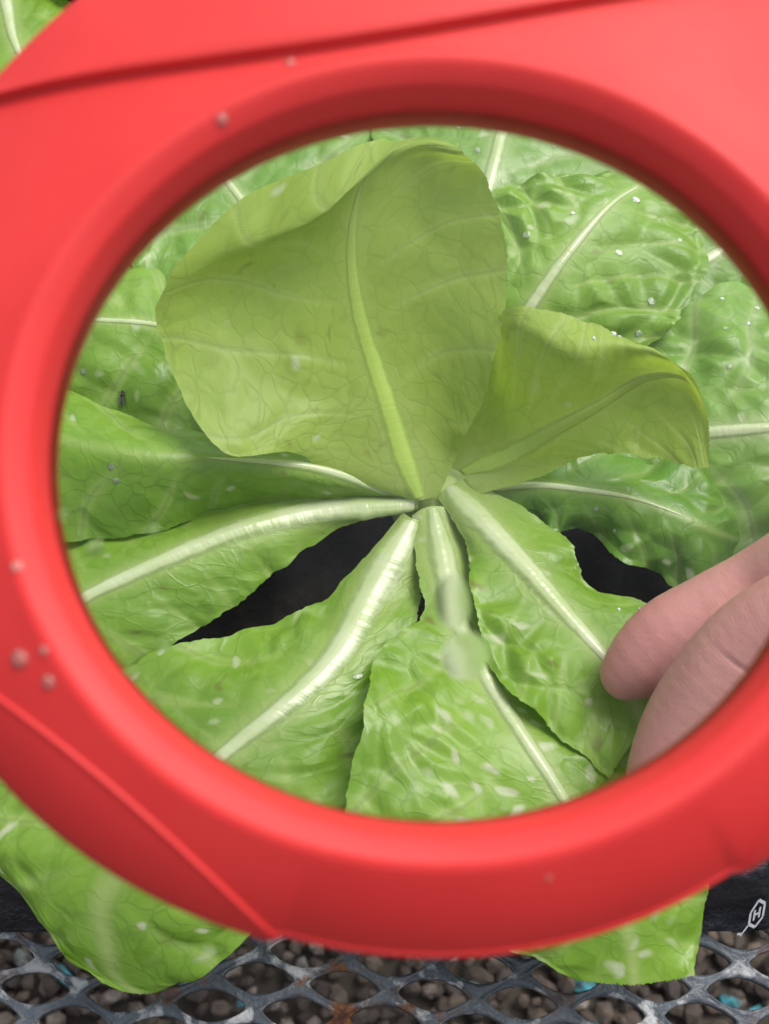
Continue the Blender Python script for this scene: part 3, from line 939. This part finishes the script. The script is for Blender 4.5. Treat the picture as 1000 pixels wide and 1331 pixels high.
# ------------------------------------------------------------------ water drops
def drop(c, n_, r, h, label, group, stretch=(1, 1), axis=None, name='water_drop', mat='water', flat=False):
    n_ = np.asarray(n_, float); n_ /= np.linalg.norm(n_)
    t1 = np.cross(n_, [0, 0, 1.0]) if axis is None else np.asarray(axis, float) - n_ * np.dot(axis, n_)
    if np.linalg.norm(t1) < .05: t1 = np.cross(n_, [1.0, 0, 0])
    t1 /= np.linalg.norm(t1); t2 = np.cross(n_, t1)
    V, nr_, na_ = [], 7, 20
    sd_ = random.uniform(0, 50)
    for i in range(nr_):
        e = i / nr_ * math.pi / 2
        for j in range(na_):
            a = j / na_ * 2 * math.pi
            q = r * math.cos(e)**(1 if flat else .8) * (1 + .12 * noise.noise(Vector((math.cos(a) * .9 + sd_, math.sin(a) * .9, 0))))
            V.append(c + t1 * math.cos(a) * q * stretch[0] + t2 * math.sin(a) * q * stretch[1] + n_ * (h * (math.sin(e)**2 if flat else math.sin(e)) - .06 * h))
    V.append(c + n_ * h * .94)
    top = len(V) - 1
    F = grid_faces(nr_, na_, wrap_u=True) + [((nr_ - 1) * na_ + j, (nr_ - 1) * na_ + (j + 1) % na_, top) for j in range(na_)] + [tuple(range(len(V), len(V) + na_))[::-1]]
    V = V + [p.copy() for p in V[:na_]]                 # the base keeps its own rim, so the cap stays smooth
    o = mk(name, V, F, M[mat])
    md_ = o.data; cc = Vector((c + n_ * h * .3) * S) - o.location
    flip = [p.index for p in md_.polygons if p.normal.dot(p.center - cc) < 0]
    if len(flip) > len(md_.polygons) / 2: md_.flip_normals()
    return tag(o, label, 'water drop', group)

def lens_z(x, y): return -8 + 2 + 9 * (1 - (math.hypot(x, y) / 491)**2)
def pix_to_mag(px, py):
    d = FWD + (px - 500) / FPX * RIGHT - (py - 665.5) / FPX * UP
    q = CAM + d * (np.dot(mc - CAM, nz) / np.dot(d, nz)) - mc
    return np.dot(q, nx) / SX / PX, np.dot(q, ny) / SY / PX
def lens_drop(px, py, r, h, label, group='water drops on the magnifier lens', stretch=(1, 1)):
    x, y = pix_to_mag(px, py)
    return drop(mloc(x, y, lens_z(x, y)), nz, r * PX, h * PX, label, group, stretch, axis=nx, flat=True)
lens_drop(588, 782, 24, 2.0, 'clear stretched water drop on the lens over the pale lower stem', stretch=(.9, 1.5))
lens_drop(606, 852, 31, 3.2, 'largest round water drop on the lens below the stretched drop')
for px, py, r, lb in ((123, 712, 11, 'largest of the small water drops on the lens, over the broad ribbed leaf'),
                      (82, 668, 7, 'small water drop on the lens beside the red frame over the rolled leaf'),
                      (200, 688, 7, 'small water drop on the lens over the dark edge of the rolled leaf'),
                      (212, 838, 8, 'small water drop on the lens near the pointed end of the dark gap'),
                      (166, 872, 6, 'tiny water drop on the lens between the dark gap and the red frame')):
    lens_drop(px, py, r, r * .22, lb)

def frame_drop(px, py, r, lb):
    # rest on the red frame: nearest frame vertex on its front face
    d = FWD + (px - 500) / FPX * RIGHT - (py - 665.5) / FPX * UP
    d = d / np.linalg.norm(d)
    P = rowsV.reshape(-1, 3)
    tt = (P - CAM) @ d
    off = np.linalg.norm(P - CAM - tt[:, None] * d, axis=1)
    k_ = np.argsort(off)[:12]
    b = k_[np.argmin(tt[k_])]
    ia, ip = divmod(b, npf)
    e1 = rowsV[(ia + 1) % NA, ip] - rowsV[ia - 1, ip]; e2 = rowsV[ia, (ip + 1) % npf] - rowsV[ia, ip - 1]
    n_ = np.cross(e1, e2); n_ /= np.linalg.norm(n_)
    if np.dot(n_, CAM - P[b]) < 0: n_ = -n_
    drop(P[b], n_, r * PX, r * .5 * PX, lb, 'water beads on the red frame', mat='leaf_water')
for px, py, r, lb in ((9, 850, 12, 'largest clear water bead on the red frame'), (48, 892, 9, 'clear water bead on the red frame below the largest bead'),
                      (42, 850, 6, 'tiny water bead on the red frame beside the largest bead'), (8, 742, 7, 'small water bead on the red frame above the largest bead'),
                      (300, 158, 8, 'small water bead on the inner lip of the frame above the heart leaf'), (375, 72, 7, 'small water bead on the dark curved seam of the frame'),
                      (728, 1152, 4, 'tiny water bead on the shaded lower slope of the red frame')):
    frame_drop(px, py, r, lb)

def nearest_on_leaf(seed, px, py):
    G, N = LEAVES[seed]
    d = G - CAM
    z = d @ FWD
    X = 500 + FPX * (d @ RIGHT) / z; Y = 665.5 - FPX * (d @ UP) / z
    i, j = np.unravel_index(np.argmin((X - px)**2 + (Y - py)**2), X.shape)
    return G[i, j], N[i, j]
leaf_drops = {3: [(826, 260, 7), (684, 305, 6), (805, 330, 6), (884, 313, 5), (848, 391, 6), (832, 434, 7), (895, 280, 4), (868, 239, 4), (745, 278, 5), (888, 262, 4)],
              12: [(972, 420, 5), (947, 475, 6), (940, 388, 4), (985, 402, 5), (943, 427, 4)],
              1: [(798, 433, 5), (773, 440, 4), (805, 438, 4)],
              4: [(622, 195, 5), (595, 165, 4), (720, 190, 4), (548, 148, 4)],
              10: [(805, 792, 4), (833, 793, 4)], 11: [(800, 690, 4), (775, 660, 4)],
              7: [(145, 606, 5), (152, 625, 6)], 6: [(110, 482, 5), (90, 478, 4)], 9: [(465, 878, 6), (460, 845, 4)]}
nm = {3: 'small water drop on the blistered leaf beside the heart leaf', 12: 'small water drop on the pale ribbed leaf near the fingers', 1: 'small water drop on the rim of the cupped leaf',
      4: 'small water drop on the leaf behind the heart leaf', 10: 'small water drop on the leaf edge touched by the fingertip', 11: 'small water drop on the dark wrinkled leaf under the cupped leaf', 7: 'small water drop on the rolled leaf beside the broad white rib',
      6: 'small water drop on the leaf that carries the insect', 9: 'small water drop beside the broad ribbed leaf over the dark gap'}
for sd_, lst in leaf_drops.items():
    for px, py, r in lst:
        c, n_ = nearest_on_leaf(sd_, px, py)
        drop(c, n_, r * .36 / FPX, r * .24 * .36 / FPX, nm[sd_], 'water drops on the lettuce leaves', (1, random.uniform(.8, 1.3)), mat='leaf_water')

# ------------------------------------------------------------------ small dark insect
c, n_ = nearest_on_leaf(6, 160, 516)
n_ = np.array(n_); t1 = np.array([.05, 1, 0]); t1 -= n_ * t1.dot(n_); t1 /= np.linalg.norm(t1); t2 = np.cross(n_, t1)
u_ = .37 / FPX
bug = empty('small_insect', c, 'tiny dark winged insect sitting on a leaf beside the heart leaf', 'insect')
V = []
seg = [(-12, .2), (-10, 2.2), (-6, 3.0), (-2, 2.4), (0, 1.3), (2, 2.6), (5, 2.8), (7, 1.3), (8.5, 2.0), (10.5, 1.8), (12, .2)]
for s_, r in seg:
    for j in range(12):
        a = j / 12 * 2 * math.pi
        V.append(c + t1 * s_ * u_ + (t2 * math.cos(a) * r + n_ * (math.sin(a) * r + 3.4)) * u_)
mk('body', V, grid_faces(len(seg), 12, wrap_u=True), M['insect'], bug)
for sgn in (-1, 1):
    w_ = [(3, 1.5), (-3, 4.2), (-10, 5.2), (-14, 3.2), (-12, 1.0), (-4, .4)]
    V = [c + t1 * a * u_ + t2 * sgn * b * u_ + n_ * h_ * u_ for h_ in (6.2, 6.6) for a, b in w_]
    mk('wing', V, [tuple(range(6)), tuple(range(11, 5, -1))] + [(i, (i + 1) % 6, 6 + (i + 1) % 6, 6 + i) for i in range(6)], M['wing'], bug, smooth=False)
    for q in (-1, 2, 5):
        p0 = c + t1 * q * u_ + t2 * sgn * 2 * u_ + n_ * 3 * u_; p1 = c + t1 * (q * 1.6) * u_ + t2 * sgn * 5 * u_ + n_ * 4.5 * u_; p2 = c + t1 * q * 2 * u_ + t2 * sgn * 7.5 * u_ - n_ * .3 * u_
        V = []
        for p in (p0, p1, p2):
            for j in range(5):
                a = j / 5 * 2 * math.pi; V.append(p + (t1 * math.cos(a) + t2 * math.sin(a)) * .45 * u_)
        mk('leg', V, grid_faces(3, 5, wrap_u=True), M['insect'], bug)

# ------------------------------------------------------------------ the hand pinching a leaf
def P3(px, py, zc): return at(px, py, zc / 100)
PXH = .36 / FPX
chains = {
 'index': [(P3(815, 876, 7.6), 36), (P3(833, 862, 7.9), 47), (P3(868, 836, 8.4), 58), (P3(925, 803, 9.1), 58), (P3(990, 765, 10.0), 55), (P3(1055, 730, 11.3), 60), (P3(1150, 665, 12.4), 62), (P3(1270, 640, 13.2), 72)],
 'thumb': [(P3(850, 1030, 7.6), 38), (P3(868, 990, 8.1), 48), (P3(898, 940, 8.9), 58), (P3(935, 892, 9.9), 62), (P3(985, 840, 11.0), 64), (P3(1070, 800, 12.2), 70), (P3(1180, 790, 12.6), 82), (P3(1320, 780, 12.8), 100)],
 'middle': [(P3(1075, 668, 7.6), 40), (P3(1068, 630, 9), 48), (P3(1095, 580, 11.4), 52), (P3(1180, 565, 12.4), 56), (P3(1310, 560, 12.9), 72)],
 'ring': [(P3(1135, 610, 7.2), 38), (P3(1125, 560, 8.6), 45), (P3(1155, 500, 10.8), 50), (P3(1240, 485, 11.6), 53), (P3(1360, 490, 12.2), 68)],
 'little': [(P3(1205, 540, 7), 33), (P3(1200, 490, 8.2), 38), (P3(1235, 430, 10), 42), (P3(1310, 420, 10.8), 45), (P3(1400, 430, 11.4), 58)],
 'palm1': [(P3(1270, 640, 13.2), 72), (P3(1450, 650, 13.2), 90), (P3(1680, 665, 13.2), 92)],
 'palm2': [(P3(1310, 560, 12.9), 72), (P3(1480, 600, 13), 88), (P3(1680, 650, 13.2), 92)],
 'palm3': [(P3(1360, 490, 12.2), 68), (P3(1500, 550, 12.6), 85), (P3(1680, 640, 13), 92)],
 'palm4': [(P3(1400, 430, 11.4), 58), (P3(1530, 520, 12), 80), (P3(1680, 640, 13), 92)],
 'palm5': [(P3(1320, 780, 12.8), 100), (P3(1480, 720, 13), 105), (P3(1680, 670, 13.2), 92)],
 'arm': [(P3(1680, 660, 13.2), 95), (P3(1850, 690, 13.4), 100), (P3(2100, 740, 13.8), 118), (P3(2400, 800, 14.2), 130)]}
bm = bmesh.new(); bmesh.ops.create_icosphere(bm, subdivisions=3, radius=1)
s_v = np.array([v.co[:] for v in bm.verts]); s_f = np.array([[v.index for v in f.verts] for f in bm.faces]); bm.free()
V, F, cnt = [], [], 0
dense = {}
for nme, ch in chains.items():
    pts = np.array([np.r_[p, r * PXH] for p, r in ch])
    kn = np.r_[0, np.cumsum(np.linalg.norm(np.diff(pts[:, :3], axis=0), axis=1))]
    q = hermite(kn, pts, np.arange(0, kn[-1], .0022))
    dense[nme] = q
    for row in q[::2]:
        V.append(s_v * row[3] + row[:3]); F.append(s_f + cnt); cnt += len(s_v)
tmp = mk('hand_tmp', np.vstack(V), np.vstack(F), M['skin'], origin=(0, 0, 0))
rm = tmp.modifiers.new('r', 'REMESH'); rm.mode = 'VOXEL'; rm.voxel_size = .0011 * S
sm = tmp.modifiers.new('s', 'SMOOTH'); sm.factor = .5; sm.iterations = 9
me2 = bpy.data.meshes.new_from_object(tmp.evaluated_get(bpy.context.evaluated_depsgraph_get()))
hv = np.empty(len(me2.vertices) * 3); me2.vertices.foreach_get('co', hv); hv = hv.reshape(-1, 3) / S
hf = [tuple(p.vertices) for p in me2.polygons]
bpy.data.objects.remove(tmp)
hn = np.empty(len(me2.vertices) * 3); me2.vertices.foreach_get('normal', hn); hn = hn.reshape(-1, 3)
tipa = np.zeros(len(hv)); fp = np.zeros((len(hv), 3)); best = np.full(len(hv), 9.0)
for nme in ('index', 'thumb', 'middle', 'ring', 'little'):
    q = dense[nme]
    dd = np.linalg.norm(hv[:, None, :] - q[None, :, :3], axis=2) - q[None, :, 3]
    kmin = dd.argmin(1); dm = dd.min(1)
    L_ = kmin * .0022
    # smooth arc length: project on the tangent
    tg = np.gradient(q[:, :3], axis=0); tg /= np.linalg.norm(tg, axis=1, keepdims=True)
    L_ = L_ + ((hv - q[kmin, :3]) * tg[kmin]).sum(1)
    sel = dm < best
    best[sel] = dm[sel]
    fp[sel] = np.c_[L_[sel], np.zeros(sel.sum()), np.zeros(sel.sum())]
    tipa[sel] = np.clip(1 - L_[sel] / .030, 0, 1)
    near = dm < .006
    for lc, dep, wd in {'index': [(.040, .0008, .0008), (.075, .0010, .0015)], 'thumb': [(.050, .0008, .0009), (.09, .0012, .002)]}.get(nme, []):
        wob = .003 * np.sin(hv[:, 2] * 170 + hv[:, 1] * 90); dep = dep * np.clip(.55 + .9 * np.sin(hv[:, 0] * 240 + hv[:, 2] * 130 + lc * 90), .1, 1)[near]
        hv[near] -= hn[near] * (dep * np.exp(-((L_[near] - lc + wob[near]) / wd)**2))[:, None]
        hv[near] += hn[near] * (dep * .15 * np.exp(-((L_[near] - lc + wob[near]) / (wd * 3.5))**2))[:, None]
hand = empty('hand', P3(1680, 660, 11.5), 'bare hand pinching a lettuce leaf between finger and thumb behind the lens', 'hand')
mk('skin_surface', hv, hf, M['skin'], hand, attrs={'tip': tipa, 'finger_pos': fp * S})
# fingernails on the far sides of the finger and thumb
def nail(q0, q1, side, ra, rb, w):
    ax_ = (q1 - q0); ln = np.linalg.norm(ax_); ax_ /= ln
    side = side - ax_ * side.dot(ax_); side /= np.linalg.norm(side); tt = np.cross(ax_, side)
    V = []
    for i in range(9):
        t = i / 8
        for j in range(9):
            a = (j / 8 - .5) * w * (1 - .35 * abs(2 * t - .75)**3)
            V.append(q0 + ax_ * ln * t + (side * math.cos(a) + tt * math.sin(a)) * (ra + (rb - ra) * t + .0003))
    mk('fingernail', V, grid_faces(9, 9), M['nail'], hand)
qi = dense['index']; nail(qi[0, :3] - (qi[4, :3] - qi[0, :3]) * .25, qi[6, :3], np.array([-.62, .62, -.42]), 33 * PXH, 46 * PXH, 1.3)
qt = dense['thumb']; nail(qt[0, :3] - (qt[4, :3] - qt[0, :3]) * .25, qt[6, :3], np.array([-.2, -.75, -.5]), 36 * PXH, 47 * PXH, 1.5)
